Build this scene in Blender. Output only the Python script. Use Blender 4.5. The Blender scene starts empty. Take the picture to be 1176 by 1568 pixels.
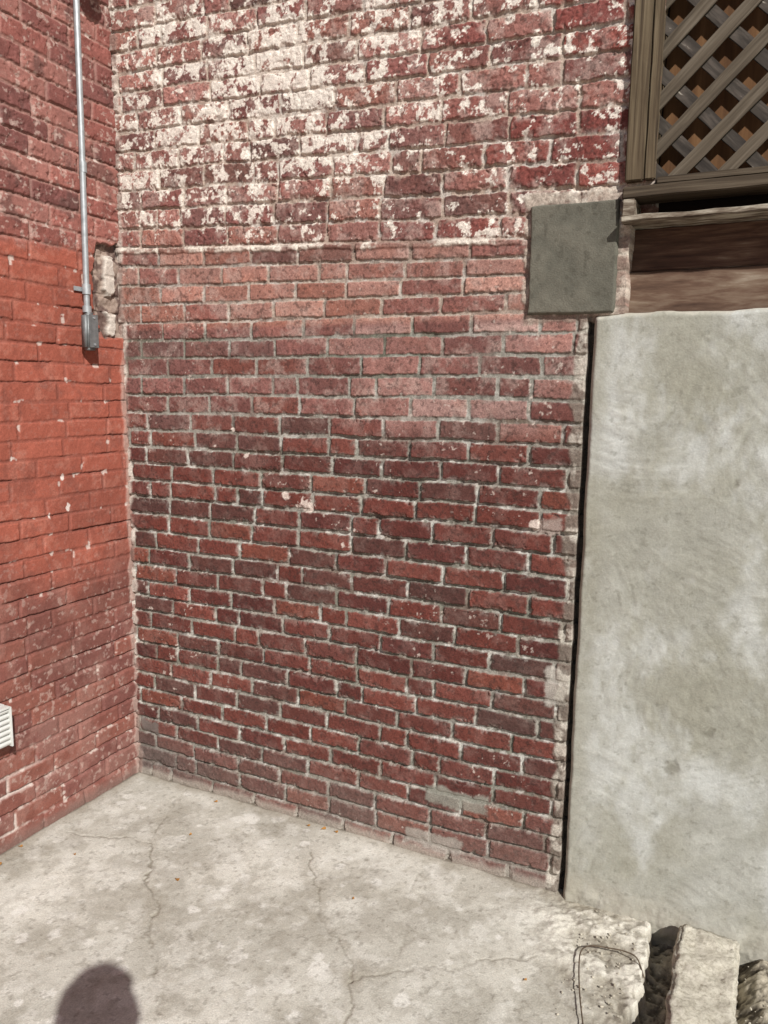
import bpy, bmesh, math, random
import numpy as np
from mathutils import Vector, Matrix, noise as mnoise
random.seed(7)
sc = bpy.context.scene

# ------------------------------------------------------------------ helpers
def lin(c):
    c = np.array(c, dtype=np.float64) / 255.0
    return np.where(c <= 0.04045, c / 12.92, ((c + 0.055) / 1.055) ** 2.4)

def sstep(a, b, x):
    t = np.clip((x - a) / (b - a), 0, 1)
    return t * t * (3 - 2 * t)

def vn(x, y, f, seed, oct=1, gain=0.5):
    """value noise 0..1"""
    rng = np.random.RandomState(seed)
    tab = rng.rand(256, 256)
    tot = 0; amp = 1; nrm = 0
    for o in range(oct):
        X = x * f + 37.13 * (o + 1) + seed * 1.7
        Y = y * f + 11.71 * (o + 1) + seed * 2.3
        xi = np.floor(X).astype(np.int64); yi = np.floor(Y).astype(np.int64)
        fx = X - xi; fy = Y - yi
        fx = fx * fx * (3 - 2 * fx); fy = fy * fy * (3 - 2 * fy)
        x0 = xi & 255; x1 = (xi + 1) & 255; y0 = yi & 255; y1 = (yi + 1) & 255
        a = tab[x0, y0] * (1 - fx) + tab[x1, y0] * fx
        b = tab[x0, y1] * (1 - fx) + tab[x1, y1] * fx
        tot = tot + amp * (a * (1 - fy) + b * fy)
        nrm += amp; amp *= gain; f *= 2.03
    return tot / nrm

def mix(a, b, t):
    t = np.clip(t, 0, 1)[..., None]
    return a * (1 - t) + np.asarray(b) * t

def desat(C, k, g=1.0):
    L = (C @ np.array([.35, .55, .10]))[..., None]
    return (C * (1 - k) + L * k * np.array([1.08, 1.0, .95])) * g

def grain(C, seed, amt):
    rng = np.random.RandomState(seed)
    return C * (1 + amt * (rng.rand(*C.shape[:2]) - .5) * 2)[..., None]

def axis(parts):
    out = []
    for a, b, s in parts:
        n = max(1, int(round((b - a) / s)))
        out.append(np.linspace(a, b, n + 1)[:-1])
    out.append(np.array([parts[-1][1]]))
    return np.concatenate(out)

def grid_mesh(name, P, col, mat, flip=False):
    """P: (ny,nx,3), col: (ny,nx,3)"""
    ny, nx = P.shape[:2]
    me = bpy.data.meshes.new(name)
    me.vertices.add(nx * ny)
    me.vertices.foreach_set("co", P.reshape(-1).astype(np.float32))
    idx = np.arange(nx * ny).reshape(ny, nx)
    q = np.stack([idx[:-1, :-1], idx[:-1, 1:], idx[1:, 1:], idx[1:, :-1]], -1)
    if flip: q = q[..., ::-1]
    q = q.reshape(-1, 4)
    me.loops.add(q.size)
    me.loops.foreach_set("vertex_index", q.reshape(-1).astype(np.int32))
    me.polygons.add(len(q))
    me.polygons.foreach_set("loop_start", np.arange(0, q.size, 4, dtype=np.int32))
    me.polygons.foreach_set("loop_total", np.full(len(q), 4, dtype=np.int32))
    me.update(calc_edges=True)
    me.polygons.foreach_set("use_smooth", np.ones(len(q), dtype=bool))
    at = me.color_attributes.new("Col", 'FLOAT_COLOR', 'POINT')
    rgba = np.ones((nx * ny, 4), dtype=np.float32)
    rgba[:, :3] = np.clip(col.reshape(-1, 3), 0, 1)
    at.data.foreach_set("color", rgba.reshape(-1))
    me.materials.append(mat)
    ob = bpy.data.objects.new(name, me)
    sc.collection.objects.link(ob)
    return ob

def mesh_ob(name, bm, mat, parent=None, smooth=False):
    me = bpy.data.meshes.new(name)
    bm.to_mesh(me); bm.free()
    if smooth:
        for p in me.polygons: p.use_smooth = True
    if mat: me.materials.append(mat)
    ob = bpy.data.objects.new(name, me)
    sc.collection.objects.link(ob)
    if parent: ob.parent = parent
    return ob

def empty(name, loc=(0, 0, 0)):
    e = bpy.data.objects.new(name, None)
    e.empty_display_size = 0.1
    e.location = loc
    sc.collection.objects.link(e)
    return e

# ------------------------------------------------------------------ materials
def base_mat(name):
    m = bpy.data.materials.new(name); m.use_nodes = True
    nt = m.node_tree
    b = nt.nodes["Principled BSDF"]
    b.inputs["Specular IOR Level"].default_value = 0.25
    return m, nt, b

def attr_mat(name, rough=0.9, fs=260, famt=0.35, bs=420, bstr=0.5, bdist=0.0015, spec=0.2):
    m, nt, b = base_mat(name)
    N = nt.nodes; L = nt.links
    a = N.new("ShaderNodeAttribute"); a.attribute_name = "Col"
    tc = N.new("ShaderNodeTexCoord")
    n = N.new("ShaderNodeTexNoise"); n.inputs["Scale"].default_value = fs
    n.inputs["Detail"].default_value = 2; n.inputs["Roughness"].default_value = 0.7
    L.new(tc.outputs["Object"], n.inputs["Vector"])
    mr = N.new("ShaderNodeMapRange")
    mr.inputs[1].default_value = 0.3; mr.inputs[2].default_value = 0.7
    mr.inputs[3].default_value = 1 - famt; mr.inputs[4].default_value = 1 + famt
    L.new(n.outputs["Fac"], mr.inputs[0])
    mx = N.new("ShaderNodeVectorMath"); mx.operation = 'SCALE'
    L.new(a.outputs["Color"], mx.inputs[0]); L.new(mr.outputs[0], mx.inputs["Scale"])
    L.new(mx.outputs[0], b.inputs["Base Color"])
    b.inputs["Roughness"].default_value = rough
    b.inputs["Specular IOR Level"].default_value = spec
    n2 = N.new("ShaderNodeTexNoise"); n2.inputs["Scale"].default_value = bs
    n2.inputs["Detail"].default_value = 2; n2.inputs["Roughness"].default_value = 0.65
    L.new(tc.outputs["Object"], n2.inputs["Vector"])
    bp = N.new("ShaderNodeBump"); bp.inputs["Strength"].default_value = bstr
    bp.inputs["Distance"].default_value = bdist
    L.new(n2.outputs["Fac"], bp.inputs["Height"]); L.new(bp.outputs[0], b.inputs["Normal"])
    return m

def ramp_mat(name, stops, scale=(1, 1, 1), nscale=10, detail=5, rough=0.8, bump=0.4, bdist=0.002,
             metallic=0.0, distort=0.0, coords="Object", rnd=True, nrough=0.6):
    m, nt, b = base_mat(name)
    N = nt.nodes; L = nt.links
    tc = N.new("ShaderNodeTexCoord")
    mp = N.new("ShaderNodeMapping"); mp.inputs["Scale"].default_value = scale
    L.new(tc.outputs[coords], mp.inputs["Vector"])
    if rnd:
        oi = N.new("ShaderNodeObjectInfo")
        mu = N.new("ShaderNodeMath"); mu.operation = 'MULTIPLY'; mu.inputs[1].default_value = 37.0
        L.new(oi.outputs["Random"], mu.inputs[0])
        L.new(mu.outputs[0], mp.inputs["Location"])
    n = N.new("ShaderNodeTexNoise"); n.inputs["Scale"].default_value = nscale
    n.inputs["Detail"].default_value = detail; n.inputs["Roughness"].default_value = nrough
    n.inputs["Distortion"].default_value = distort
    L.new(mp.outputs[0], n.inputs["Vector"])
    cr = N.new("ShaderNodeValToRGB")
    els = cr.color_ramp.elements
    while len(els) < len(stops): els.new(0.5)
    for e, (p, c) in zip(els, stops):
        e.position = p; cl = lin(c); e.color = (cl[0], cl[1], cl[2], 1)
    L.new(n.outputs["Fac"], cr.inputs[0]); L.new(cr.outputs[0], b.inputs["Base Color"])
    b.inputs["Roughness"].default_value = rough; b.inputs["Metallic"].default_value = metallic
    bp = N.new("ShaderNodeBump"); bp.inputs["Strength"].default_value = bump
    bp.inputs["Distance"].default_value = bdist
    L.new(n.outputs["Fac"], bp.inputs["Height"]); L.new(bp.outputs[0], b.inputs["Normal"])
    return m

M_brick = attr_mat("weathered_brick", famt=.30, bstr=.6)
M_paint = attr_mat("painted_brick", rough=0.75, fs=200, famt=0.16, bs=300, bstr=0.5, bdist=0.0015, spec=0.25)
M_stucco = attr_mat("stucco", fs=150, famt=0.08, bs=180, bstr=0.55, bdist=0.0018)
M_floor = attr_mat("concrete_floor", fs=220, famt=0.16, bs=260, bstr=0.6, bdist=0.0018)
M_patch = attr_mat("fresh_mortar", fs=200, famt=0.10, bs=220, bstr=0.7, bdist=0.002)

# ------------------------------------------------------------------ brick layout
def brick_field(U, V, seed, course_h, L, umin, umax, vmin, vmax, gap, ragged, tilt=None):
    rng = np.random.RandomState(seed)
    U2 = U + 0.004 * (vn(U, V, 4, seed + 1) - .5) + ragged * 0.006 * (vn(U, V, 60, seed + 2, 2) - .5)
    V2 = V + 0.010 * (vn(U, V, 1.6, seed + 3) - .5) + 0.006 * (vn(U, V, 7, seed + 7) - .5) + ragged * 0.006 * (vn(U, V, 60, seed + 4, 2) - .5)
    if tilt is not None: V2 = V2 + tilt
    edges = [vmin]
    while edges[-1] < vmax:
        edges.append(edges[-1] + course_h(edges[-1]) * (1 + 0.06 * (rng.rand() - .5)))
    edges = np.array(edges)
    ci = np.clip(np.searchsorted(edges, V2) - 1, 0, len(edges) - 2)
    left = np.zeros_like(U); right = np.zeros_like(U)
    r = [np.zeros_like(U) for _ in range(5)]
    for i in range(len(edges) - 1):
        msk = ci == i
        if not msk.any(): continue
        js = [umin - L + (L / 2 if i % 2 else 0) + rng.uniform(-.025, .025)]
        while js[-1] < umax + L:
            l = L * (1 + rng.uniform(-.06, .06))
            if rng.rand() < 0.07: l *= 0.52
            js.append(js[-1] + l)
        js = np.array(js)
        u = U2[msk]
        k = np.clip(np.searchsorted(js, u) - 1, 0, len(js) - 2)
        left[msk] = js[k]; right[msk] = js[k + 1]
        for q in range(5):
            rr = rng.rand(len(js)); r[q][msk] = rr[k]
    # every brick sits slightly crooked
    dv0 = (r[4] - .5) * .003
    du = np.minimum(U2 - left, right - U2) - gap / 2
    dv = np.minimum(V2 + dv0 - edges[ci], edges[ci + 1] - V2 - dv0) - gap / 2
    rad = 0.004
    cx = np.maximum(rad - du, 0); cy = np.maximum(rad - dv, 0)
    d = np.where((cx > 0) & (cy > 0), rad - np.hypot(cx, cy), np.minimum(du, dv))
    below = (V2 - edges[ci])
    uc = (U2 - (left + right) / 2)
    return d, r, ci, below, uc

def pal(colors, r):
    c = np.array([lin(x) for x in colors])
    i = np.clip((r * len(c)).astype(int), 0, len(c) - 1)
    return c[i]

# ================================================================== BACK BRICK WALL
us = axis([(-0.02, 1.90, 0.0024)])
vs = axis([(-0.05, 2.98, 0.0024), (2.98, 3.6, 0.006)])
U, V = np.meshgrid(us, vs)
ch = lambda z: 0.0650 if z < 1.75 else (0.070 if z < 2.0 else 0.0680)
n_g = vn(U, V, 6, 5, 2)
lz = 2.072 - .048 * U + .008 * (vn(U, V * 0, 5, 9, 2) - .5)
VL = V - lz                                   # height above the ledge line
gap = 0.0098 + 0.006 * (n_g - .5) + 0.0012 * (1 - sstep(1.2, 1.5, V)) - .001 * sstep(-.03, .05, VL)
ragg = 0.95 + 0.75 * sstep(-.03, .05, VL)
d, R, ci, below, uc = brick_field(U, V, 21, ch, 0.2, 0, 1.9, -0.08, 3.75, gap, ragg, tilt=.048 * U * sstep(1.78, 2.04, V))
bm_ = sstep(-0.0008, 0.0028, d)
nf = vn(U, V, 110, 31, 3, .65); nm = vn(U, V, 22, 32, 4, .6); nl = vn(U, V, 3.0, 33, 3); nb = vn(U, V, 1.3, 34, 2)
ng = vn(U, V, 190, 35, 2, .7)
up = sstep(-.01, .015, VL + .02 * (nm - .5)); mid = sstep(1.77, 1.79, V) * (1 - up)
e1 = sstep(1.30, 1.56, V + .16 * (nl - .5) + .05 * (R[2] - .5))
m2 = e1 * (1 - sstep(1.77, 1.79, V)); low = 1 - e1
chip = sstep(0.58, 0.68, vn(U, V, 34, 36, 4, .6)) * sstep(0.02, 0.0, d) * (.7 + .3 * up)
bm_ = bm_ * (1 - 0.8 * chip)
mdepth = 0.0095 * low + 0.0045 * m2 + 0.0050 * mid + 0.0068 * up
mdepth = mdepth * (0.25 + 1.5 * vn(U, V, 9, 37, 3))
h = -(1 - bm_) * mdepth
h += bm_ * ((R[0] - .5) * 0.004 + uc * (R[1] - .5) * 0.025)
h += (nm - .5) * 0.0040 + (nf - .5) * 0.0018 + (ng - .5) * .0008
h += (nl - .5) * 0.012 * up + .004 * up
pit = sstep(0.56, 0.70, vn(U, V, 75, 38, 3, .6)) * (up + .25 * (1 - up))
h -= pit * bm_ * 0.0022
rc = R[2]; rv = R[3]
c_low = pal([(104, 54, 46), (114, 60, 50), (97, 50, 44), (122, 66, 52), (102, 57, 50), (108, 55, 46), (94, 50, 45), (117, 62, 52), (94, 58, 52), (106, 56, 48)], rc)
c_m2 = pal([(128, 84, 78), (120, 76, 70), (136, 90, 83), (124, 74, 64), (118, 83, 78)], rc)
c_pink = pal([(174, 136, 127), (162, 118, 109), (184, 148, 138), (150, 104, 95)], rv)
pinkm = sstep(.95, 1.1, U + .08 * nl) * sstep(1.40, 1.46, V) * sstep(1.80, 1.72, V) * (rc > .35) + .9 * sstep(.75, .85, U) * sstep(1.6, 1.64, V) * sstep(1.80, 1.72, V) * (rc > .3)
c_m2 = mix(c_m2, c_pink, pinkm)
c_mid = pal([(168, 118, 104), (154, 104, 92), (178, 130, 115), (152, 100, 85), (142, 91, 82), (162, 118, 106)], rc)
c_up = pal([(150, 96, 87), (162, 110, 100), (134, 83, 77), (146, 99, 90), (154, 102, 89), (126, 84, 78)], rc)
c_upr = pal([(126, 66, 60), (142, 77, 68), (120, 74, 68), (152, 100, 90)], rc)
c_up = mix(c_up, c_upr, sstep(1.1, 1.5, U + .3 * (nl - .5)))
col = c_low * low[..., None] + c_m2 * m2[..., None] + c_mid * mid[..., None] + c_up * up[..., None]
col = col * (0.78 + 0.44 * nm)[..., None] * (0.90 + 0.20 * nl)[..., None] * (.82 + .36 * nf)[..., None] * (.88 + .24 * R[0])[..., None]
col = mix(col, lin((80, 62, 57)), ((rv > .94) * .5))
# uneven firing colour inside each brick
col = mix(col, col * np.array([1.12, 1.02, .95]), sstep(.5, .7, vn(U, V, 11, 47, 3)) * .6)
bloom = sstep(.48, .72, vn(U, V, 20, 41, 5, .65)) * (.10 + .38 * up + .30 * m2 + .30 * mid)
col = mix(col, lin((186, 162, 151)), bloom)
fre = sstep(.60, .70, vn(U, V, 90, 42, 3, .65)) * .5
col = mix(col, lin((60, 44, 40)), fre)
col = desat(col, .14, .94)
# mortar colours
mo = np.empty_like(col); mo[...] = lin((139, 136, 127))
mo = mix(mo, lin((106, 106, 94)), sstep(.45, .7, vn(U, V, 5, 43, 3)) * (.7 * low + m2))
mo = mix(mo, lin((170, 151, 137)), np.clip(up + mid * .8, 0, 1) * .9)
mo = mix(mo, lin((108, 80, 71)), sstep(.50, .66, vn(U, V, 9, 44, 3)) * .45)
mo = mix(mo, lin((202, 200, 193)), sstep(.52, .66, vn(U, V, 24, 45, 4, .6)) * (.60 * low + .25 * m2 + .45 * up + .4 * mid))
mo = mix(mo, lin((80, 72, 66)), sstep(.56, .68, vn(U, V, 33, 48, 4, .6)) * .5 * (1 - up))
mo = mo * (0.72 + 0.56 * nf)[..., None]
cm = sstep(0.0, 0.0022, d) * (1 - .5 * chip)
C = mo * (1 - cm[..., None]) + col * cm[..., None]
sm = sstep(.57, .65, vn(U, V, 45, 46, 4, .65)) * sstep(.008, .001, d) * (.45 * low + .5)
C = mix(C, lin((162, 156, 146)), sm * .55)
# efflorescence / old whitewash
reg = np.exp(-((U - .66) / .66) ** 2) * np.exp(-((V - 2.50 - .10 * (U - .5)) / .36) ** 2)
reg = np.maximum(reg, .66 * np.exp(-((U - .10) / .5) ** 2) * sstep(2.12, 2.3, V))
reg = reg + .25 * sstep(.55, .7, vn(U, V, 3, 57, 2)) * sstep(2.15, 2.3, V) + .14
reg *= sstep(.0, .05, VL)
w = vn(U, V, 34, 51, 5, .70) + (R[1] - .5) * .07 - (R[0] > .82) * .07 + .14 * (vn(U, V, 6, 52, 2) - .5)
wm = sstep(-.022, .022, w - (.660 - .190 * reg)) * (.45 + .55 * cm)
wm = np.where(reg > .01, wm, 0)
C = mix(C, lin((228, 220, 208)) * (.82 + .38 * nf[..., None]), wm * (.64 + .42 * vn(U, V, 60, 58, 3)))
w3 = sstep(.73, .79, vn(U, V, 60, 53, 4, .6)) * (1 - up) * sstep(.50, .62, vn(U, V, 4, 54, 2))
C = mix(C, lin((198, 184, 173)), w3 * .7)
for (bx, bz, br) in [(.81, 1.17, .032), (.955, 1.045, .02), (.50, 1.42, .016), (.56, 1.33, .013), (.72, 1.20, .02), (1.62, 1.17, .03), (.42, 1.36, .012), (1.0, 1.1, .012)]:
    q = np.hypot((U - bx), (V - bz) * 1.6) / br + 1.6 * (nf - .5) + 1.8 * (nm - .5)
    C = mix(C, lin((214, 200, 189)), sstep(1.0, .7, q) * .8)
# ledge between the two periods of brickwork
led = sstep(.014, .005, np.abs(VL) + .014 * (nm - .5)) * sstep(1.58, 1.5, U)
h += led * .005
ledw = sstep(.42, .56, vn(U, V, 16, 56, 4, .6) + .16 * np.exp(-((U - .62) / .3) ** 2) - .06)
C = mix(C, mix(np.broadcast_to(lin((142, 108, 97)), C.shape), lin((218, 209, 196)), ledw), led * (.35 + .5 * ledw))
def rect(x0, x1, z0, z1, e=.012, k=.02):
    return sstep(0, e, np.minimum(np.minimum(U - x0, x1 - U), np.minimum(V - z0, z1 - V)) + k * (nm - .5))
for (a, b, c, e, cc) in [(1.27, 1.50, .185, .262, (138, 138, 128)), (1.20, 1.42, .02, .085, (164, 161, 152)), (.02, .12, .17, .24, (114, 110, 105)), (1.62, 1.70, 1.135, 1.20, (160, 145, 136)), (1.665, 1.745, .60, .74, (168, 163, 154))]:
    q = rect(a, b, c, e, k=.035)
    C = mix(C, lin(cc) * (.6 + .8 * nm[..., None]), q * .8); h = h * (1 - .7 * q)
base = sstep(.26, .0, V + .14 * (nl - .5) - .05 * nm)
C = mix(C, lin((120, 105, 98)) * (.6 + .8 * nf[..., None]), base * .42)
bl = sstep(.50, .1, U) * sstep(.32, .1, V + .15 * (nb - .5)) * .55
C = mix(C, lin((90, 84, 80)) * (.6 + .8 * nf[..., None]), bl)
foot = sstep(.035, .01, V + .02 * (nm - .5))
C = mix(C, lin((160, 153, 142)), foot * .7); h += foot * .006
edge_x = 1.741 + .010 * (vn(V * 0, V, 9, 61, 3) - .5)
bord = sstep(1.703, 1.716, U + .04 * (vn(U, V, 16, 62, 3) - .5)) * sstep(1.80, 1.76, V)
C = mix(C, mix(np.broadcast_to(lin((120, 112, 102)), C.shape), lin((184, 178, 166)), sstep(.48, .62, vn(U, V, 22, 63, 4, .6))) * (.8 + .4 * nf[..., None]), bord * .8)
h = h + bord * .008 * (nm - .35)
gapm = sstep(0, .003, U - edge_x) * sstep(1.784, 1.776, V)
h -= gapm * .03
C = mix(C, lin((70, 63, 57)), gapm)
ps = sstep(0, .01, np.minimum(np.minimum(U - 1.545, 1.86 - U), np.minimum(V - 1.755, 2.125 - V)) + .035 * (nm - .5))
C = mix(C, mix(np.broadcast_to(lin((136, 121, 110)), C.shape), lin((186, 175, 161)), sstep(.42, .58, nm)) * (.8 + .4 * nf[..., None]), ps * .8)
h = h * (1 - .6 * ps) + ps * .007 * (nm - .35)
cut = sstep(0, .003, U - 1.842 - .03 * (vn(U, V, 14, 68, 3) - .5)) * sstep(1.76, 1.775, V) * sstep(2.115, 2.10, V)
h -= cut * .11
cor = sstep(.020, .006, U + .030 * (vn(U, V, 14, 64, 3) - .5) * 2)
C = mix(C, mix(np.broadcast_to(lin((132, 110, 101)), C.shape), lin((198, 187, 176)), sstep(.45, .6, vn(U, V, 13, 65, 3))), cor * .75)
h += cor * .004
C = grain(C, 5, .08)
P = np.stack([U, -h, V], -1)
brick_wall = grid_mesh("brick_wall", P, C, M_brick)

# ================================================================== LEFT PAINTED BRICK WALL
ys = axis([(-4.0, -0.95, 0.012), (-0.95, 0.02, 0.0025)])
vs = axis([(-0.05, 2.98, 0.0025), (2.98, 3.6, 0.008)])
Yg, V = np.meshgrid(ys, vs); U = -Yg
d, R, ci, below, uc = brick_field(U, V, 77, lambda z: .0665, 0.2, 0, 4.1, -0.08, 3.65, 0.008, 1.0)
nf = vn(U, V, 110, 131, 3, .65); nm = vn(U, V, 22, 132, 4, .6); nl = vn(U, V, 3, 133, 3); nb = vn(U, V, 1.5, 134, 2)
bm_ = sstep(-.002, .005, d)
up = sstep(2.0, 2.10, V + .12 * (nm - .5) + .12 * (nl - .5) + .05 * (R[1] - .5))
lowd = sstep(1.15, .55, V + .40 * (nl - .5) + .14 * (nm - .5))
h = -(1 - bm_) * (.0022 + .003 * up + .0025 * lowd) * (.4 + 1.2 * vn(U, V, 6, 137, 2))
h += bm_ * ((R[0] - .5) * .0035 + uc * (R[1] - .5) * .02) + (nm - .5) * .0042 + (nl - .5) * .006 + (nf - .5) * .0014
h -= up * sstep(.55, .7, vn(U, V, 45, 138, 3, .6)) * .003
C = np.empty(U.shape + (3,)); C[...] = lin((152, 84, 68))
C = C * (.72 + .38 * nl + .24 * nm)[..., None] * (.91 + .18 * R[2])[..., None]
C = mix(C, lin((180, 120, 103)), sstep(.50, .72, vn(U, V, 26, 152, 5, .65)) * .4)
C = mix(C, lin((112, 68, 59)), sstep(.52, .72, vn(U, V, 16, 155, 5, .65)) * .4)
C = mix(C, lin((118, 72, 62)), (1 - sstep(0, .003, d)) * .35)
Cu = pal([(134, 82, 74), (144, 91, 82), (120, 74, 68), (146, 98, 89), (116, 73, 68)], R[2]) * (.7 + .6 * nm)[..., None]
Cu = mix(Cu, lin((82, 58, 54)), sstep(.54, .70, vn(U, V, 14, 139, 4, .6)) * .6)
Cu = mix(Cu, lin((188, 166, 155)), sstep(.62, .70, vn(U, V, 55, 140, 4, .6)) * .55)
Cu = mix(Cu, lin((164, 133, 122)), (1 - sstep(0, .003, d)) * .4)
C = mix(C, Cu, up)
Cl = pal([(126, 80, 71), (120, 78, 71), (132, 84, 73), (116, 76, 70)], R[2]) * (.70 + .55 * nm)[..., None]
Cl = mix(Cl, lin((152, 118, 108)), sstep(.45, .65, vn(U, V, 12, 154, 5, .65)) * .45)
C = mix(C, Cl, lowd * .9)
st = sstep(.40, .65, vn(U, V, 3.2, 141, 3)) * np.exp(-((V - .85) / .35) ** 2) * np.exp(-((U - .2) / .3) ** 2) * .65
C = mix(C, lin((96, 60, 53)), st)
C = mix(C, lin((184, 160, 149)), sstep(.62, .70, vn(U, V, 60, 142, 4, .6)) * (lowd * .4 + .08))
crk = sstep(.50, .58, vn(U, V * 3, 4.5, 144, 2)) * np.exp(-((below - .0035) / .0018) ** 2) * (1 - .5 * up)
crk2 = sstep(.014, .006, np.abs(V - 1.045)) * np.exp(-((below - .0035) / .003) ** 2) * (np.abs(U - .33) > .05)
crk = np.maximum(crk * .8, crk2)
C = mix(C, lin((58, 32, 28)), crk * .8); h -= crk * .005
chipm = sstep(.72, .77, vn(U, V, 30, 145, 3)) * sstep(.006, 0, d)
C = mix(C, lin((206, 192, 182)), chipm * .7)
for (by, bz, br) in [(.32, 1.25, .016), (.385, 1.12, .012), (.30, 1.14, .014), (.52, 1.33, .008)]:
    q = np.hypot((U - by) * 1.8, (V - bz)) / br + 1.6 * (nf - .5) + 1.2 * (nm - .5)
    C = mix(C, lin((220, 208, 200)), sstep(1, .8, q) * .9)
mb = sstep(.35, .18, V) * sstep(.40, .6, U + .1 * nl) * (1 - bm_) * sstep(.40, .55, vn(U, V, 18, 153, 3))
C = mix(C, lin((204, 191, 182)), mb * .8)
foot = sstep(.05, .01, V + .03 * (nm - .5))
C = mix(C, lin((122, 100, 92)), foot * .7); h += foot * .004
q = np.minimum(np.minimum(.135 - U, U + .1) * 1.0, np.minimum(V - 1.745, 2.10 - V)) + .06 * (vn(U, V, 16, 146, 3) - .5)
dm = sstep(0, .008, q)
dc = mix(np.broadcast_to(lin((92, 80, 74)), C.shape), lin((150, 136, 124)), sstep(.42, .58, vn(U, V, 25, 147, 4, .6)))
wq = sstep(.0, .01, np.minimum(.085 - np.abs(V - 1.965), .030 - np.abs(U - .060 + .03 * (V - 1.96))) + .055 * (vn(U, V, 20, 148, 4) - .5))
wq = np.maximum(wq, sstep(.0, .01, np.minimum(.045 - np.abs(V - 1.80), .026 - np.abs(U - .05)) + .05 * (vn(U, V, 24, 149, 4) - .5)))
dc = mix(dc, lin((198, 191, 180)), wq) * (.75 + .5 * nf[..., None])
C = mix(C, dc, dm * .9)
h = h - dm * (.020 * (1 - wq) * (.3 + 1.3 * vn(U, V, 20, 150, 3)))
cor = sstep(.018, .006, U + .04 * (vn(U, V, 14, 151, 3) - .5)) * sstep(1.8, 1.6, V)
C = mix(C, lin((182, 165, 154)), cor * .5)
h += cor * .003
C = grain(C, 6, .05)
P = np.stack([h, Yg, V], -1)
painted_wall = grid_mesh("painted_brick_wall", P, C, M_paint)

# ================================================================== STUCCO WALL
xs = axis([(1.745, 2.5, 0.0035), (2.5, 6.0, 0.03)])
vs = axis([(-0.12, 1.80, 0.0035)])
U, V = np.meshgrid(xs, vs)
n1 = vn(U, V, 4.5, 201, 4, .5); n2 = vn(U, V, 2.2, 202, 2); n3 = vn(U, V, 45, 203, 3, .6); n4 = vn(U + .3 * V, V - .5 * U, 12, 204, 4, .6)
n5 = vn((U + .5 * V) * 1.0, (V - .6 * U) * 4.0, 7, 212, 4, .55)
# arcing trowel strokes
sw = np.zeros_like(U); wsum = np.zeros_like(U) + 1e-6
trg = np.random.RandomState(31)
for i in range(46):
    cxx = trg.uniform(1.75, 3.2); czz = trg.uniform(0, 1.8); ox = cxx + trg.uniform(-.35, .35); oz = czz + trg.uniform(-.35, .35)
    ww = np.exp(-(((U - cxx) ** 2 + (V - czz) ** 2) / .14 ** 2) * 1.2) ** 2
    sw += ww * vn(np.hypot(U - ox, V - oz), np.arctan2(V - oz, U - ox) * .06, 70, 500 + i, 3, .6); wsum += ww
sw = np.where(wsum > .02, sw / wsum, .5) - .5
left = 1.756 + .008 * (vn(V * 0, V, 7, 205, 3) - .5)
el = U - left
top = 1.783 + .012 * (vn(U, V * 0, 9, 206, 3) - .5) + .006 * np.clip((U - 1.76) / .1, 0, 1)
et = top - V
r = .016
prof = np.sqrt(np.clip(1 - (1 - np.clip(el / r, 0, 1)) ** 2, 0, 1)) * np.sqrt(np.clip(1 - (1 - np.clip(et / r, 0, 1)) ** 2, 0, 1))
h = -.03 + .043 * prof + (n1 - .5) * .005 + (n4 - .5) * .003 + (n5 - .5) * .004 + (n3 - .5) * .0014 + sw * .0030
h += sstep(.08, .0, V) * .02 * n4
C = mix(np.broadcast_to(lin((158, 157, 146)), U.shape + (3,)), lin((174, 174, 166)), sstep(.35, .65, n1 * .6 + n2 * .4 + .1 * (n4 - .5)))
C = mix(C, lin((144, 141, 124)), sstep(.42, .74, vn(U, V, 3, 207, 5, .6)) * .5)
C = mix(C, lin((198, 200, 196)), sstep(.46, .74, vn(U * 1.2, V * .7, 6, 208, 5, .62)) * .70)
C = mix(C, lin((148, 145, 129)), sstep(.075, .03, el + .03 * (n1 - .5)) * .45)
C = mix(C, lin((198, 192, 178)), np.maximum(sstep(.014, .004, et + .02 * (n3 - .5)), sstep(.008, .002, el) * .4) * .6)
C = mix(C, lin((166, 160, 146)), sstep(.14, .0, V + .12 * (n4 - .5)) * .6)
C = mix(C, lin((118, 116, 104)), sstep(.70, .76, vn(U, V, 55, 211, 3, .6)) * .35)
C = C * (.92 + .16 * n3)[..., None] * (.90 + .10 * n4 + .10 * n5)[..., None] * (1 + .22 * sw)[..., None]
for (qx, qz, qr) in [(2.05, .50, .022), (2.16, 1.33, .012), (2.14, .62, .014)]:
    q = np.hypot(U - qx, V - qz) / qr + 3.2 * (n4 - .5) + 2.4 * (n3 - .5)
    C = mix(C, lin((116, 113, 100)), sstep(1.3, .2, q) * .5); h -= sstep(1, .5, q) * .002
C = grain(C, 8, .03)
xp = np.where(el < 0, left, U); vp = np.minimum(V, top)
P = np.stack([xp, -h, vp], -1)
stucco = grid_mesh("stucco_wall", P, C, M_stucco)
bmc = bmesh.new(); bmesh.ops.create_cube(bmc, size=1)
for v in bmc.verts: v.co = Vector((3.885 + v.co.x * 4.23, .090 + v.co.y * .17, .866 + v.co.z * 1.80))
core = mesh_ob("wall_core", bmc, ramp_mat("stucco_core", [(.3, (140, 136, 120)), (.7, (180, 176, 160))], nscale=12), stucco)

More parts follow.
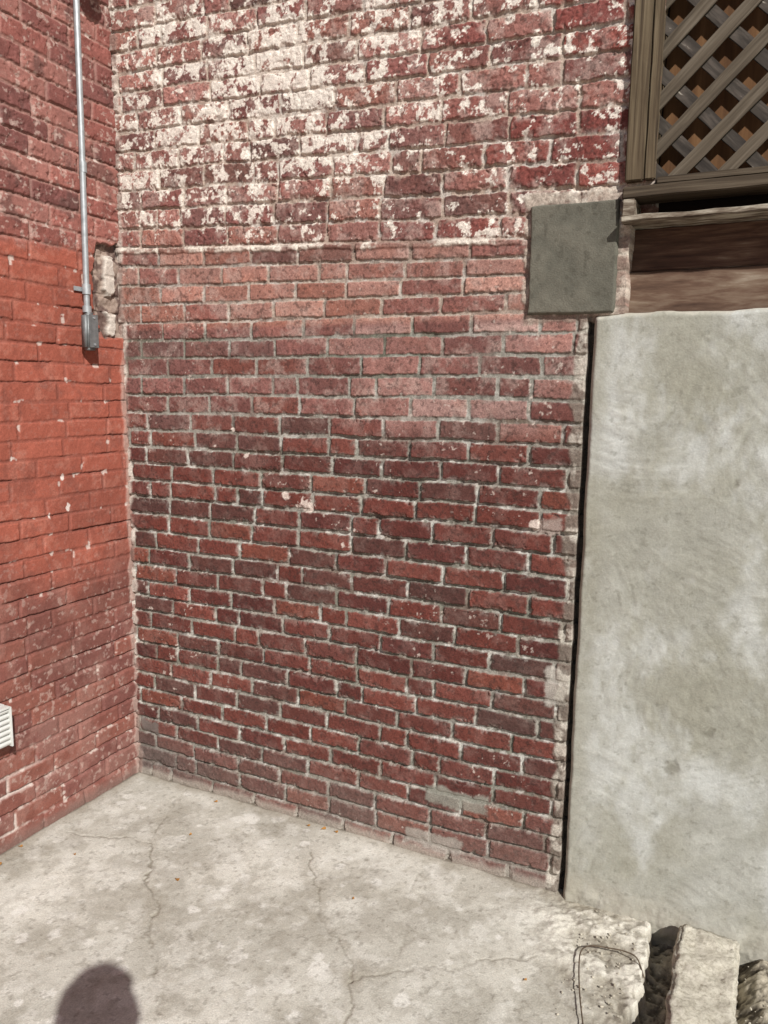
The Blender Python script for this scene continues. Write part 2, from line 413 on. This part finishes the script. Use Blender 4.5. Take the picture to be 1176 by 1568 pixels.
# ================================================================== GROUND
xs = axis([(-40, -2, 2.0), (-2, -.05, .1), (-.05, 2.62, .0038), (2.62, 5, .08), (5, 40, 2.0)])
ysg = axis([(-40, -4, 2.0), (-4, -1.45, .05), (-1.45, 0.06, .0038), (.06, 2, .2), (2, 40, 2.0)])
U, V = np.meshgrid(xs, ysg)
n1 = vn(U, V, 3, 301, 4); n2 = vn(U, V, 12, 302, 4, .6); n3 = vn(U, V, 60, 303, 3, .65); n4 = vn(U, V, 1.2, 304, 2)
h = (n1 - .5) * .006 + (n2 - .5) * .0026 + (n3 - .5) * .0014
C = mix(np.broadcast_to(lin((182, 179, 168)), U.shape + (3,)), lin((206, 203, 192)), sstep(.3, .7, n1))
C = mix(C, lin((160, 155, 142)), sstep(.42, .72, vn(U, V, 5, 305, 5, .6)) * .55)
cellr = np.random.RandomState(12)
spots = np.zeros_like(U)
for i in range(230):
    sx = cellr.uniform(.1, 2.1); sy = cellr.uniform(-1.4, -.05); sr = cellr.uniform(.006, .024) * (1 if cellr.rand() < .85 else 1.5)
    i0, i1 = np.searchsorted(xs, [sx - .07, sx + .07]); j0, j1 = np.searchsorted(ysg, [sy - .07, sy + .07])
    sl_ = (slice(j0, j1), slice(i0, i1))
    q = np.hypot(U[sl_] - sx, (V[sl_] - sy) * cellr.uniform(.8, 1.3)) / sr + 1.7 * (n2[sl_] - .5) + 1.1 * (n3[sl_] - .5)
    spots[sl_] = np.maximum(spots[sl_], sstep(1.05, .80, q) * cellr.uniform(.3, .9))
C = mix(C, lin((226, 224, 216)), spots * .75)
C = mix(C, lin((216, 214, 205)), sstep(.50, .64, vn(U, V, 16, 306, 5, .65)) * .4)
C = mix(C, lin((144, 138, 125)), sstep(.50, .68, vn(U, V, 9, 309, 5, .68)) * .45)
C = mix(C, lin((114, 107, 96)), sstep(.66, .73, vn(U, V, 80, 308, 3, .6)) * .4)
C = C * (.93 + .14 * n3)[..., None]
def seg(ax, ay, bx, by, wob, s):
    wx = U + wob * (vn(U, V, 14, s, 4, .6) - .5) * 2; wy = V + wob * (vn(U, V, 14, s + 1, 4, .6) - .5) * 2
    t = np.clip(((wx - ax) * (bx - ax) + (wy - ay) * (by - ay)) / ((bx - ax) ** 2 + (by - ay) ** 2), 0, 1)
    return np.hypot(wx - ax - t * (bx - ax), wy - ay - t * (by - ay))
for (a, b, c, e, k) in [(.26, -.02, .404, -.376, .6), (.404, -.376, .676, -.659, .95), (.676, -.659, .95, -.93, .55), (.889, -.129, 1.10, -.40, .75), (1.10, -.40, 1.334, -.622, 1.0), (1.334, -.622, 1.40, -.80, .6), (1.30, -.12, 1.40, -.5, .4), (.1, -.45, .4, -.376, .5), (1.334, -.622, 1.75, -.30, .5)]:
    dd = seg(a, b, c, e, .035, 320)
    kk = k * (.30 + .70 * sstep(.36, .58, vn(U, V, 11, 330, 3)))
    C = mix(C, lin((100, 92, 79)), sstep(.0055, .0012, dd) * kk); h -= sstep(.006, .001, dd) * .004 * kk
    C = mix(C, lin((160, 154, 140)), sstep(.06, .0, dd + .05 * (n2 - .5)) * kk * .55)
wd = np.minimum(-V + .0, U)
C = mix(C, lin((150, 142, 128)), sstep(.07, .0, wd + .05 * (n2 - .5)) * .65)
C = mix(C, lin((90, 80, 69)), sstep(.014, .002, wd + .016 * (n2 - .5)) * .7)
rg = sstep(1.66, 1.95, U + .5 * (V + .25) * 1.0 + .30 * (n1 - .5)) * sstep(-2.5, -1.2, V)
C = mix(C, mix(np.broadcast_to(lin((152, 145, 130)), C.shape), lin((206, 201, 188)), sstep(.38, .60, n2)), rg * .8)
C = mix(C, lin((108, 100, 87)), rg * sstep(.56, .66, vn(U, V, 38, 340, 4, .6)) * .6)
h += rg * ((n2 - .5) * .026 + (n3 - .5) * .009)
soil = sstep(0, .014, U - 2.015 - .09 * (n2 - .5)) * sstep(-3.2, -3.0, V) * sstep(.0, .02, -V)
soil = soil * sstep(3.4, 3.3, U)
C = mix(C, mix(np.broadcast_to(lin((70, 61, 50)), C.shape), lin((158, 149, 131)), sstep(.42, .62, n3 * .6 + n2 * .4)), soil * .9)
h -= soil * (.065 - .055 * sstep(2.25, 2.32, U)) ; h += soil * ((n3 - .5) * .012 + (n2 - .5) * .03)
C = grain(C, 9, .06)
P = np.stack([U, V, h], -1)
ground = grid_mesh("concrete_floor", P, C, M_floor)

# ================================================================== rough blocks / patch
def rough_box(name, x0, x1, y0, y1, z0, z1, res, amp, freq, mat, parent=None, bev=.01):
    b = bmesh.new(); bmesh.ops.create_cube(b, size=1)
    for v in b.verts:
        v.co = Vector(((x0 + x1) / 2 + v.co.x * (x1 - x0), (y0 + y1) / 2 + v.co.y * (y1 - y0), (z0 + z1) / 2 + v.co.z * (z1 - z0)))
    if bev: bmesh.ops.bevel(b, geom=b.edges[:], offset=bev, segments=2, affect='EDGES')
    for _ in range(8):
        es = [e for e in b.edges if e.calc_length() > res * 1.5]
        if not es: break
        bmesh.ops.subdivide_edges(b, edges=es, cuts=1, use_grid_fill=True)
    bmesh.ops.triangulate(b, faces=[f for f in b.faces if len(f.verts) > 4])
    for v in b.verts:
        p = v.co * freq
        o = mnoise.noise_vector(p) + .5 * mnoise.noise_vector(p * 2.3) + .35 * mnoise.noise_vector(p * 5) + .25 * mnoise.noise_vector(p * 11)
        v.co += o * amp
    return mesh_ob(name, b, mat, parent, True)

M_conc = ramp_mat("rough_concrete", [(.30, (120, 110, 95)), (.42, (180, 173, 156)), (.55, (210, 204, 188)), (.75, (226, 220, 206))], nscale=70, detail=8, bump=1.0, bdist=.006, rnd=False, nrough=.8)
curb = rough_box("concrete_curb", 2.105, 2.262, -1.0, -.055, -.10, .054, .0065, .0095, 15, M_conc, bev=.007)

xs = axis([(1.566, 1.818, .003)]); vs = axis([(1.786, 2.094, .003)])
U, V = np.meshgrid(xs, vs)
nn = vn(U, V, 14, 401, 3); n3 = vn(U, V, 60, 402, 3)
e = np.minimum(np.minimum(U - 1.568, 1.816 - U), np.minimum(V - 1.788, 2.092 - V))
pr = np.sqrt(np.clip(1 - (1 - np.clip(e / .006, 0, 1)) ** 2, 0, 1))
h = -.010 + .024 * pr + (nn - .5) * .005 + (n3 - .5) * .0015
C = mix(np.broadcast_to(lin((98, 96, 86)), U.shape + (3,)), lin((108, 105, 94)), sstep(.35, .65, nn)) * (.90 + .20 * n3)[..., None]
C = mix(C, lin((78, 75, 66)), sstep(.70, .76, vn(U, V, 60, 403, 2)) * .5)
U2 = U + .008 * (vn(U * 0, V, 12, 404, 3) - .5); V2 = V + .008 * (vn(U, V * 0, 12, 405, 3) - .5)
patch = grid_mesh("mortar_patch", np.stack([U2, -h, V2], -1), grain(C, 11, .05), M_patch)

# ================================================================== LATTICE FENCE
M_wood = ramp_mat("weathered_timber", [(.25, (50, 40, 30)), (.45, (84, 71, 54)), (.60, (104, 91, 71)), (.78, (128, 114, 93))], scale=(110, 110, 3), nscale=1.0, detail=6, bump=.7, bdist=.002, distort=.5)
M_woodx = ramp_mat("weathered_rail_timber", [(.25, (44, 36, 28)), (.5, (76, 65, 52)), (.75, (104, 93, 78))], scale=(3, 110, 110), nscale=1.0, detail=6, bump=.7, bdist=.002, distort=.5)
M_slat = ramp_mat("lattice_front_wood", [(.25, (56, 48, 38)), (.5, (88, 78, 65)), (.75, (118, 108, 94))], scale=(90, 90, 4), nscale=1.0, detail=6, bump=.7, bdist=.002, distort=.5)
M_slatb = ramp_mat("lattice_back_wood_shaded", [(.25, (42, 37, 34)), (.5, (66, 60, 54)), (.66, (88, 80, 73)), (.73, (190, 182, 168))], scale=(60, 60, 10), nscale=1.0, detail=7, bump=.7, bdist=.002, distort=.5)  # darker tones put the back layer's shade into its colour; pale flecks are paint
M_back = ramp_mat("brown_backing_board", [(.3, (80, 54, 34)), (.55, (110, 78, 50)), (.75, (134, 100, 68))], scale=(30, 30, 2), nscale=1.0, detail=5, bump=.3)
M_sill = ramp_mat("peeling_paint_wood", [(.36, (74, 60, 48)), (.48, (122, 110, 96)), (.64, (184, 176, 160))], scale=(8, 40, 40), nscale=1.5, detail=7, bump=.8, bdist=.003)
M_plank = ramp_mat("old_brown_plank", [(.28, (50, 34, 28)), (.48, (80, 57, 46)), (.62, (104, 81, 67)), (.76, (150, 134, 118))], scale=(5, 60, 50), nscale=1.2, detail=8, bump=.5, bdist=.002, distort=.2)
M_plank_lit = ramp_mat("sunlit_dusty_plank", [(.28, (66, 48, 39)), (.46, (100, 78, 64)), (.60, (124, 106, 90)), (.76, (160, 148, 132))], scale=(6, 60, 34), nscale=1.2, detail=8, bump=.5, bdist=.002, distort=.2)  # lighter browns put sunlight into the lower plank's colour; greys are paint and dirt
M_dark = ramp_mat("painted_gap_shade", [(.3, (24, 17, 14)), (.7, (40, 28, 22))], nscale=9)  # near-black colour stands in for the shade in the gap

fence = empty("lattice_fence", (0, .028, 0))
def board(name, x0, x1, y0, y1, z0, z1, mat, parent, bev=.002, rot=None, jit=0.0):
    b = bmesh.new(); bmesh.ops.create_cube(b, size=1)
    sx, sy, sz = x1 - x0, y1 - y0, z1 - z0
    for v in b.verts: v.co = Vector((v.co.x * sx, v.co.y * sy, v.co.z * sz))
    bmesh.ops.bevel(b, geom=b.edges[:], offset=bev, segments=2, affect='EDGES')
    if jit:
        ax = 2 if sz > sx else 0
        es = [e for e in b.edges if abs((e.verts[0].co - e.verts[1].co)[ax]) > .1]
        bmesh.ops.subdivide_edges(b, edges=es, cuts=40, use_grid_fill=True)
        for v in b.verts: v.co += mnoise.noise_vector((v.co + Vector((x0, y0, z0))) * 22) * jit
    o = mesh_ob(name, b, mat, parent)
    o.location = ((x0 + x1) / 2, (y0 + y1) / 2, (z0 + z1) / 2)
    if rot: o.rotation_euler = rot
    return o
board("post", 1.824, 1.872, -.052, .03, 2.128, 3.6, M_wood, fence, .003, jit=.0015)
board("post_trim", 1.874, 1.900, -.046, .03, 2.13, 3.6, M_wood, fence, .003, jit=.0015)
board("bottom_rail", 1.822, 4.2, -.062, .03, 2.082, 2.112, M_woodx, fence, .003, jit=.0015)
board("sloping_rail_trim", 1.904, 4.2, -.046, .03, 2.114, 2.134, M_woodx, fence, .004, jit=.0015)
board("sill_board", 1.826, 4.2, -.080, .10, 2.020, 2.034, M_sill, fence, .002, jit=.004)
board("sill_end_block", 1.824, 1.858, -.060, .05, 2.036, 2.080, M_sill, fence, .003, jit=.003)
board("void_back", 1.80, 4.2, .085, .10, 2.036, 3.6, M_dark, fence, .002)  # dark sheet added where the opening under the rail is only shade
board("backing_board", 1.90, 4.2, .050, .065, 2.10, 3.6, M_back, fence, .002)
board("plank_upper", 1.80, 4.2, .036, .060, 1.905, 2.019, M_plank, fence, .003, jit=.001)
board("plank_lower", 1.80, 4.2, .026, .060, 1.770, 1.902, M_plank_lit, fence, .003, jit=.001)
x0, x1, z0, z1 = 1.885, 4.15, 2.118, 3.55
def slats(sgn, y, mat, tag):
    n = 0
    sp = .122
    c = -3.0
    while c < 6.0:
        pts = []
        for xx in (x0, x1):
            z = z0 + sgn * (xx - x0 - c)
            if z0 <= z <= z1: pts.append((xx, z))
        for zz in (z0, z1):
            xx = x0 + c + sgn * (zz - z0)
            if x0 < xx < x1: pts.append((xx, zz))
        if len(pts) >= 2:
            a, b_ = pts[0], pts[1]
            ln = math.hypot(a[0] - b_[0], a[1] - b_[1])
            if ln > .05:
                n += 1
                o = board(f"{tag}_{n}", -.0165, .0165, -.004, .004, -ln / 2, ln / 2, mat, fence, .0012, jit=.0014)
                o.location = ((a[0] + b_[0]) / 2, y, (a[1] + b_[1]) / 2)
                o.rotation_euler = (0, sgn * math.radians(45), 0)
        c += sp
slats(1, -.026, M_slat, "front_slat")
slats(-1, -.012, M_slatb, "back_slat")

# ================================================================== CONDUIT
M_galv = ramp_mat("galvanised_steel", [(.3, (156, 160, 162)), (.7, (190, 194, 196))], nscale=40, rough=.45, bump=.05, metallic=.5, rnd=False)
M_cast = ramp_mat("cast_zinc_box", [(.3, (112, 114, 114)), (.7, (140, 142, 142))], nscale=60, rough=.55, bump=.2, metallic=.5, rnd=False)
cond = empty("electrical_conduit")
def tube(name, pts, r, mat, parent, res=14):
    cu = bpy.data.curves.new(name, 'CURVE'); cu.dimensions = '3D'
    cu.bevel_depth = r; cu.bevel_resolution = 6; cu.use_fill_caps = True
    s = cu.splines.new('POLY'); s.points.add(len(pts) - 1)
    for p, q in zip(s.points, pts): p.co = (*q, 1)
    o = bpy.data.objects.new(name, cu); cu.materials.append(mat)
    sc.collection.objects.link(o)
    dg = bpy.context.evaluated_depsgraph_get()
    me = bpy.data.meshes.new_from_object(o.evaluated_get(dg))
    for p in me.polygons: p.use_smooth = True
    bpy.data.objects.remove(o)
    ob = bpy.data.objects.new(name, me); sc.collection.objects.link(ob)
    if parent: ob.parent = parent
    return ob
cx, cy = .026, -.198
tube("pipe", [(cx, -.187, 3.6), (cx, -.187, 2.9), (cx, -.190, 2.4), (cx, cy, 1.84)], .0105, M_galv, cond)
tube("coupling", [(cx, cy + .001, 1.925), (cx, cy + .001, 1.890)], .0145, M_galv, cond)
tube("lock_nut", [(cx, cy, 1.850), (cx, cy, 1.828)], .0155, M_galv, cond)
tube("coupling_top", [(cx, -.189, 2.335), (cx, -.189, 2.30)], .013, M_galv, cond)
board("strap", .004, .008, -.235, -.165, 1.900, 1.916, M_galv, cond, .001)
b = bmesh.new(); bmesh.ops.create_cube(b, size=1)
for v in b.verts:
    t = .5 - v.co.z
    v.co = Vector((.030 + v.co.x * .044, cy + .002 + v.co.y * (.046 + .006 * t), 1.762 + v.co.z * .132))
bmesh.ops.bevel(b, geom=b.edges[:], offset=.011, segments=4, affect='EDGES')
mesh_ob("conduit_body", b, M_cast, cond, True)
b = bmesh.new(); bmesh.ops.create_cube(b, size=1)
for v in b.verts: v.co = Vector((.053 + v.co.x * .004, cy + .002 + v.co.y * .040, 1.762 + v.co.z * .115))
bmesh.ops.bevel(b, geom=b.edges[:], offset=.0015, segments=2, affect='EDGES')
mesh_ob("cover_plate", b, M_cast, cond)
for k, zz in enumerate((1.808, 1.716)):
    tube(f"screw_{k+1}", [(.054, cy + .002, zz), (.058, cy + .002, zz)], .004, M_galv, cond)
tube("junction_box", [(.004, -.187, 2.985), (.10, -.187, 2.985)], .05, M_cast, cond)

# ================================================================== WALL VENT (left frame edge)
M_white = ramp_mat("white_plastic", [(.3, (196, 196, 190)), (.7, (218, 218, 214))], nscale=20, rough=.4, bump=.05, rnd=False)
vent = empty("wall_vent_cover")
vy1 = -.628; vy0 = -.86; vz0 = .385; vz1 = .530
board("housing", .008, .045, vy0, vy1, vz0, vz1, M_white, vent, .006)
for k in range(7):
    zz = vz0 + .014 + k * .0185
    o = board(f"louver_{k+1}", .046, .062, vy0 + .004, vy1 - .002, zz, zz + .010, M_white, vent, .0015)
    o.rotation_euler = (0, math.radians(25), 0)
board("side_rib", .046, .066, vy1 - .006, vy1, vz0 + .004, vz1 - .004, M_white, vent, .001)
board("top_rib", .046, .066, vy0, vy1 - .007, vz1 - .008, vz1, M_white, vent, .001)

# ================================================================== GRAVEL, LEAVES, WIRE
M_grav = ramp_mat("gravel_stone", [(.3, (140, 133, 117)), (.7, (204, 197, 180))], nscale=18, rough=.9, rnd=False)
b = bmesh.new()
for i in range(460):
    if random.random() < .72:
        x = random.uniform(2.28, 2.75); y = random.uniform(-.9, -.06); z = .0
    else:
        x = random.uniform(1.84, 2.09); y = random.uniform(-.5, -.04); z = .003 if x < 2.0 else -.055
    r_ = random.uniform(.0012, .0052)
    m = Matrix.Translation((x, y, z)) @ Matrix.Rotation(random.uniform(0, 3), 4, Vector((random.random(), random.random(), 1))) @ Matrix.Diagonal((r_, r_ * random.uniform(.6, 1), r_ * random.uniform(.4, .7), 1))
    bmesh.ops.create_icosphere(b, subdivisions=1, radius=1, matrix=m)
mesh_ob("gravel", b, M_grav)
M_leaf = ramp_mat("dry_leaf", [(.3, (140, 92, 44)), (.7, (178, 134, 74))], nscale=30, rnd=False)
b = bmesh.new()
for (x, y, s) in [(.90, -.035, .012), (.95, -.03, .009), (.84, -.04, .008), (.63, -.50, .010), (.50, -.28, .007), (.23, -.55, .006), (1.18, -.33, .006), (.05, -.70, .013), (.03, -.60, .008), (.44, -.06, .008), (1.75, -.42, .006)]:
    a = random.uniform(0, 6.28)
    vs_ = []
    for k in range(8):
        t = k / 8 * 2 * math.pi
        px = math.cos(t) * s; py = math.sin(t) * s * .5 * (1 - .3 * math.cos(t))
        vs_.append(b.verts.new((x + px * math.cos(a) - py * math.sin(a), y + px * math.sin(a) + py * math.cos(a), .006 + .003 * math.sin(2 * t))))
    b.faces.new(vs_)
mesh_ob("fallen_leaves", b, M_leaf)
M_wire = ramp_mat("rusty_wire", [(.3, (66, 54, 44)), (.7, (104, 90, 74))], nscale=60, rnd=False)
wp = [Vector(p) for p in [(1.96, -.66, .012), (1.93, -.54, .012), (1.895, -.42, .014), (1.872, -.32, .018), (1.866, -.26, .020), (1.885, -.228, .020), (1.93, -.212, .018), (1.975, -.205, .018), (2.01, -.215, .016), (2.035, -.25, -.01)]]
sp_ = []
for i in range(len(wp) - 1):
    p0 = wp[max(i - 1, 0)]; p1 = wp[i]; p2 = wp[i + 1]; p3 = wp[min(i + 2, len(wp) - 1)]
    for k in range(6):
        t = k / 6
        sp_.append(tuple(.5 * ((2 * p1) + (p2 - p0) * t + (2 * p0 - 5 * p1 + 4 * p2 - p3) * t * t + (3 * p1 - p0 - 3 * p2 + p3) * t ** 3)))
sp_.append(tuple(wp[-1]))
tube("loose_wire", sp_, .0019, M_wire, None)

# ================================================================== PHOTOGRAPHER (stands behind the camera, casts the shadow)
R_ = Matrix(((0.9005, -0.0770, 0.4279), (0.43456, 0.12876, -0.89135), (0.01344, 0.98869, 0.14937)))
CAM = Vector((2.196, -2.2635, 1.55))
ph = empty("photographer")
M_shirt = ramp_mat("shirt_cloth", [(.3, (50, 62, 84)), (.7, (66, 78, 102))], nscale=40, rnd=False)
M_jean = ramp_mat("jeans_cloth", [(.3, (40, 48, 66)), (.7, (58, 68, 90))], nscale=60, rnd=False)
M_skin = ramp_mat("skin", [(.3, (196, 142, 116)), (.7, (210, 158, 132))], nscale=20, rough=.55, bump=.05, rnd=False)
M_hair = ramp_mat("hair", [(.3, (40, 28, 20)), (.7, (66, 46, 34))], scale=(60, 60, 6), nscale=1, rnd=False)
M_shoe = ramp_mat("shoe_leather", [(.3, (30, 28, 26)), (.7, (50, 46, 42))], nscale=20, rnd=False)
M_phone = ramp_mat("phone_glass", [(.3, (20, 20, 22)), (.7, (28, 28, 32))], nscale=5, rough=.2, bump=0, rnd=False)
HX, HY = 2.41, -2.440
fw = Vector((-.433, .901, 0)); rt = Vector((.901, .433, 0))
def W(f, r, z): return Vector((HX, HY, 0)) + fw * f + rt * r + Vector((0, 0, z))
def skin(name, verts, edges, radii, mat, sub=2):
    me = bpy.data.meshes.new(name); me.from_pydata([tuple(v) for v in verts], edges, [])
    ob = bpy.data.objects.new(name, me); sc.collection.objects.link(ob)
    md = ob.modifiers.new("skin", 'SKIN'); md.use_smooth_shade = True
    for i, rr in enumerate(radii):
        me.skin_vertices[0].data[i].radius = rr if isinstance(rr, tuple) else (rr, rr)
    me.skin_vertices[0].data[0].use_root = True
    s = ob.modifiers.new("sub", 'SUBSURF'); s.levels = sub; s.render_levels = sub
    me.materials.append(mat); ob.parent = ph
    return ob
HT = 1.80   # height of the crown
skin("shirt", [W(0, 0, 1.00), W(0, 0, 1.18), W(-.01, 0, 1.36), W(-.01, 0, 1.50), W(-.01, 0, 1.58),
               W(0, .11, 1.520), W(0, .21, 1.495), W(.08, .27, 1.24), W(.22, .11, 1.42),
               W(0, -.11, 1.520), W(0, -.21, 1.495), W(.08, -.27, 1.24), W(.22, -.11, 1.42)],
     [(0, 1), (1, 2), (2, 3), (3, 4), (3, 5), (5, 6), (6, 7), (7, 8), (3, 9), (9, 10), (10, 11), (11, 12)],
     [.15, .135, .15, .10, .055, .075, .062, .046, .030, .075, .062, .046, .030], M_shirt)
skin("jeans", [W(0, 0, .98), W(0, .09, .90), W(.015, .10, .50), W(0, .105, .10), W(0, -.09, .90), W(.015, -.10, .50), W(0, -.105, .10)],
     [(0, 1), (1, 2), (2, 3), (0, 4), (4, 5), (5, 6)], [.145, .095, .062, .045, .095, .062, .045], M_jean)
for s, t in ((1, "right"), (-1, "left")):
    skin(f"shoe_{t}", [W(-.06, .105 * s, .05), W(.05, .11 * s, .045), W(.17, .12 * s, .032)], [(0, 1), (1, 2)], [.045, .048, .030], M_shoe)
b = bmesh.new(); bmesh.ops.create_uvsphere(b, u_segments=32, v_segments=24, radius=1)
for v in b.verts:
    x, y, z = v.co
    w_ = .078 * (1 - .22 * max(0, -z)); dpt = .097
    yy = y * dpt
    if y > 0 and z < .3: yy *= 1 - .08 * abs(z)
    nose = math.exp(-(x / .13) ** 2 - ((z + .12) / .22) ** 2) * .022 if y > 0 else 0
    eye = -math.exp(-((abs(x) - .36) / .16) ** 2 - ((z - .02) / .12) ** 2) * .007 if y > 0 else 0
    lip = math.exp(-(x / .26) ** 2 - ((z + .52) / .07) ** 2) * .006 if y > 0 else 0
    p = W(.015 + yy + nose + eye + lip, x * w_, HT - .118 + z * .118)
    v.co = p
mesh_ob("head", b, M_skin, ph, True)
skin("neck", [W(-.01, 0, 1.50), W(0, 0, 1.63)], [(0, 1)], [.056, .054], M_skin)
for s in (1, -1):
    b = bmesh.new(); bmesh.ops.create_uvsphere(b, u_segments=12, v_segments=10, radius=1)
    for v in b.verts: v.co = W(.01 + v.co.y * .016, s * .079 + v.co.x * .008, HT - .12 + v.co.z * .030)
    mesh_ob("ear_right" if s > 0 else "ear_left", b, M_skin, ph, True)
    b = bmesh.new(); bmesh.ops.create_uvsphere(b, u_segments=12, v_segments=10, radius=1)
    for v in b.verts: v.co = W(.100 + v.co.y * .011, s * .029 + v.co.x * .012, HT - .116 + v.co.z * .009)
    mesh_ob("eye_right" if s > 0 else "eye_left", b, M_white, ph, True)
b = bmesh.new(); bmesh.ops.create_uvsphere(b, u_segments=32, v_segments=20, radius=1)
bmesh.ops.delete(b, geom=[v for v in b.verts if v.co.z < -.35 or (v.co.y > .35 and v.co.z < .42)], context='VERTS')
for v in b.verts:
    x, y, z = v.co
    v.co = W(.008 + y * .114, x * .098, HT - .114 + z * .120) + mnoise.noise_vector(Vector((x, y, z)) * 2.2) * .008
hair = mesh_ob("hair", b, M_hair, ph, True)
F = -Vector((R_[0][2], R_[1][2], R_[2][2])); RX = Vector((R_[0][0], R_[1][0], R_[2][0])); UY = Vector((R_[0][1], R_[1][1], R_[2][1]))
def Q(f, r, u): return CAM + F * f + RX * r + UY * u
b = bmesh.new(); bmesh.ops.create_cube(b, size=1)
bmesh.ops.bevel(b, geom=b.edges[:], offset=.03, segments=3, affect='EDGES')
for v in b.verts: v.co = Q(-.018 + v.co.z * .008, .025 + v.co.x * .074, -.055 + v.co.y * .150)
mesh_ob("phone", b, M_phone, ph, True)
for s, t in ((1, "right"), (-1, "left")):
    ex = .025 + s * .037
    vt = [Q(-.11, ex + s * .055, -.135), Q(-.075, ex + s * .035, -.105), Q(-.045, ex + s * .022, -.085)]
    skin(f"hand_palm_{t}", vt, [(0, 1), (1, 2)], [.025, (.016, .030), (.014, .030)], M_skin)
    for k in range(4):
        uo = -.060 - k * .018; l = (.9, 1, .95, .78)[k]
        skin(f"finger_{t}_{k+1}", [Q(-.045, ex + s * .022, uo - .004), Q(-.030, ex + s * .020, uo), Q(-.0145 - .012, ex + s * .010, uo + .001), Q(-.030, ex - s * .018 * l, uo + .002)],
             [(0, 1), (1, 2), (2, 3)], [.009, .0085, .008, .0065], M_skin, 1)
    skin(f"thumb_{t}", [Q(-.070, ex + s * .030, -.10), Q(-.052, ex + s * .012, -.078), Q(-.036, ex - s * .012, -.060)], [(0, 1), (1, 2)], [.012, .010, .008], M_skin, 1)

# ================================================================== LIGHT
el = math.radians(38.3); hx, hy = -.746, .6655
D = Vector((hx * math.cos(el), hy * math.cos(el), -math.sin(el)))
sl = bpy.data.lights.new("sun", 'SUN'); sl.energy = 5.0; sl.angle = math.radians(.5); sl.color = (1, .972, .93)
so = bpy.data.objects.new("sun", sl); so.rotation_euler = D.to_track_quat('-Z', 'Y').to_euler(); sc.collection.objects.link(so)
so.location = (5, -5, 6)
w = bpy.data.worlds.new("World"); sc.world = w; w.use_nodes = True
nt = w.node_tree; bg = nt.nodes["Background"]
sk = nt.nodes.new("ShaderNodeTexSky"); sk.sky_type = 'NISHITA'; sk.sun_disc = False
sk.sun_elevation = el; sk.sun_rotation = math.atan2(-hx, -hy)
nt.links.new(sk.outputs[0], bg.inputs[0]); bg.inputs[1].default_value = .06
# ================================================================== CAMERA
cd = bpy.data.cameras.new("camera"); co = bpy.data.objects.new("camera", cd); sc.collection.objects.link(co)
cd.sensor_fit = 'VERTICAL'; cd.sensor_height = 36; cd.lens = 1178 / 1568 * 36
cd.clip_start = .01; cd.clip_end = 200
q = R_.to_quaternion()
co.rotation_mode = 'QUATERNION'; co.rotation_quaternion = q; co.location = CAM
sc.camera = co
sc.view_settings.view_transform = 'Standard'; sc.view_settings.look = 'None'; sc.view_settings.exposure = 0
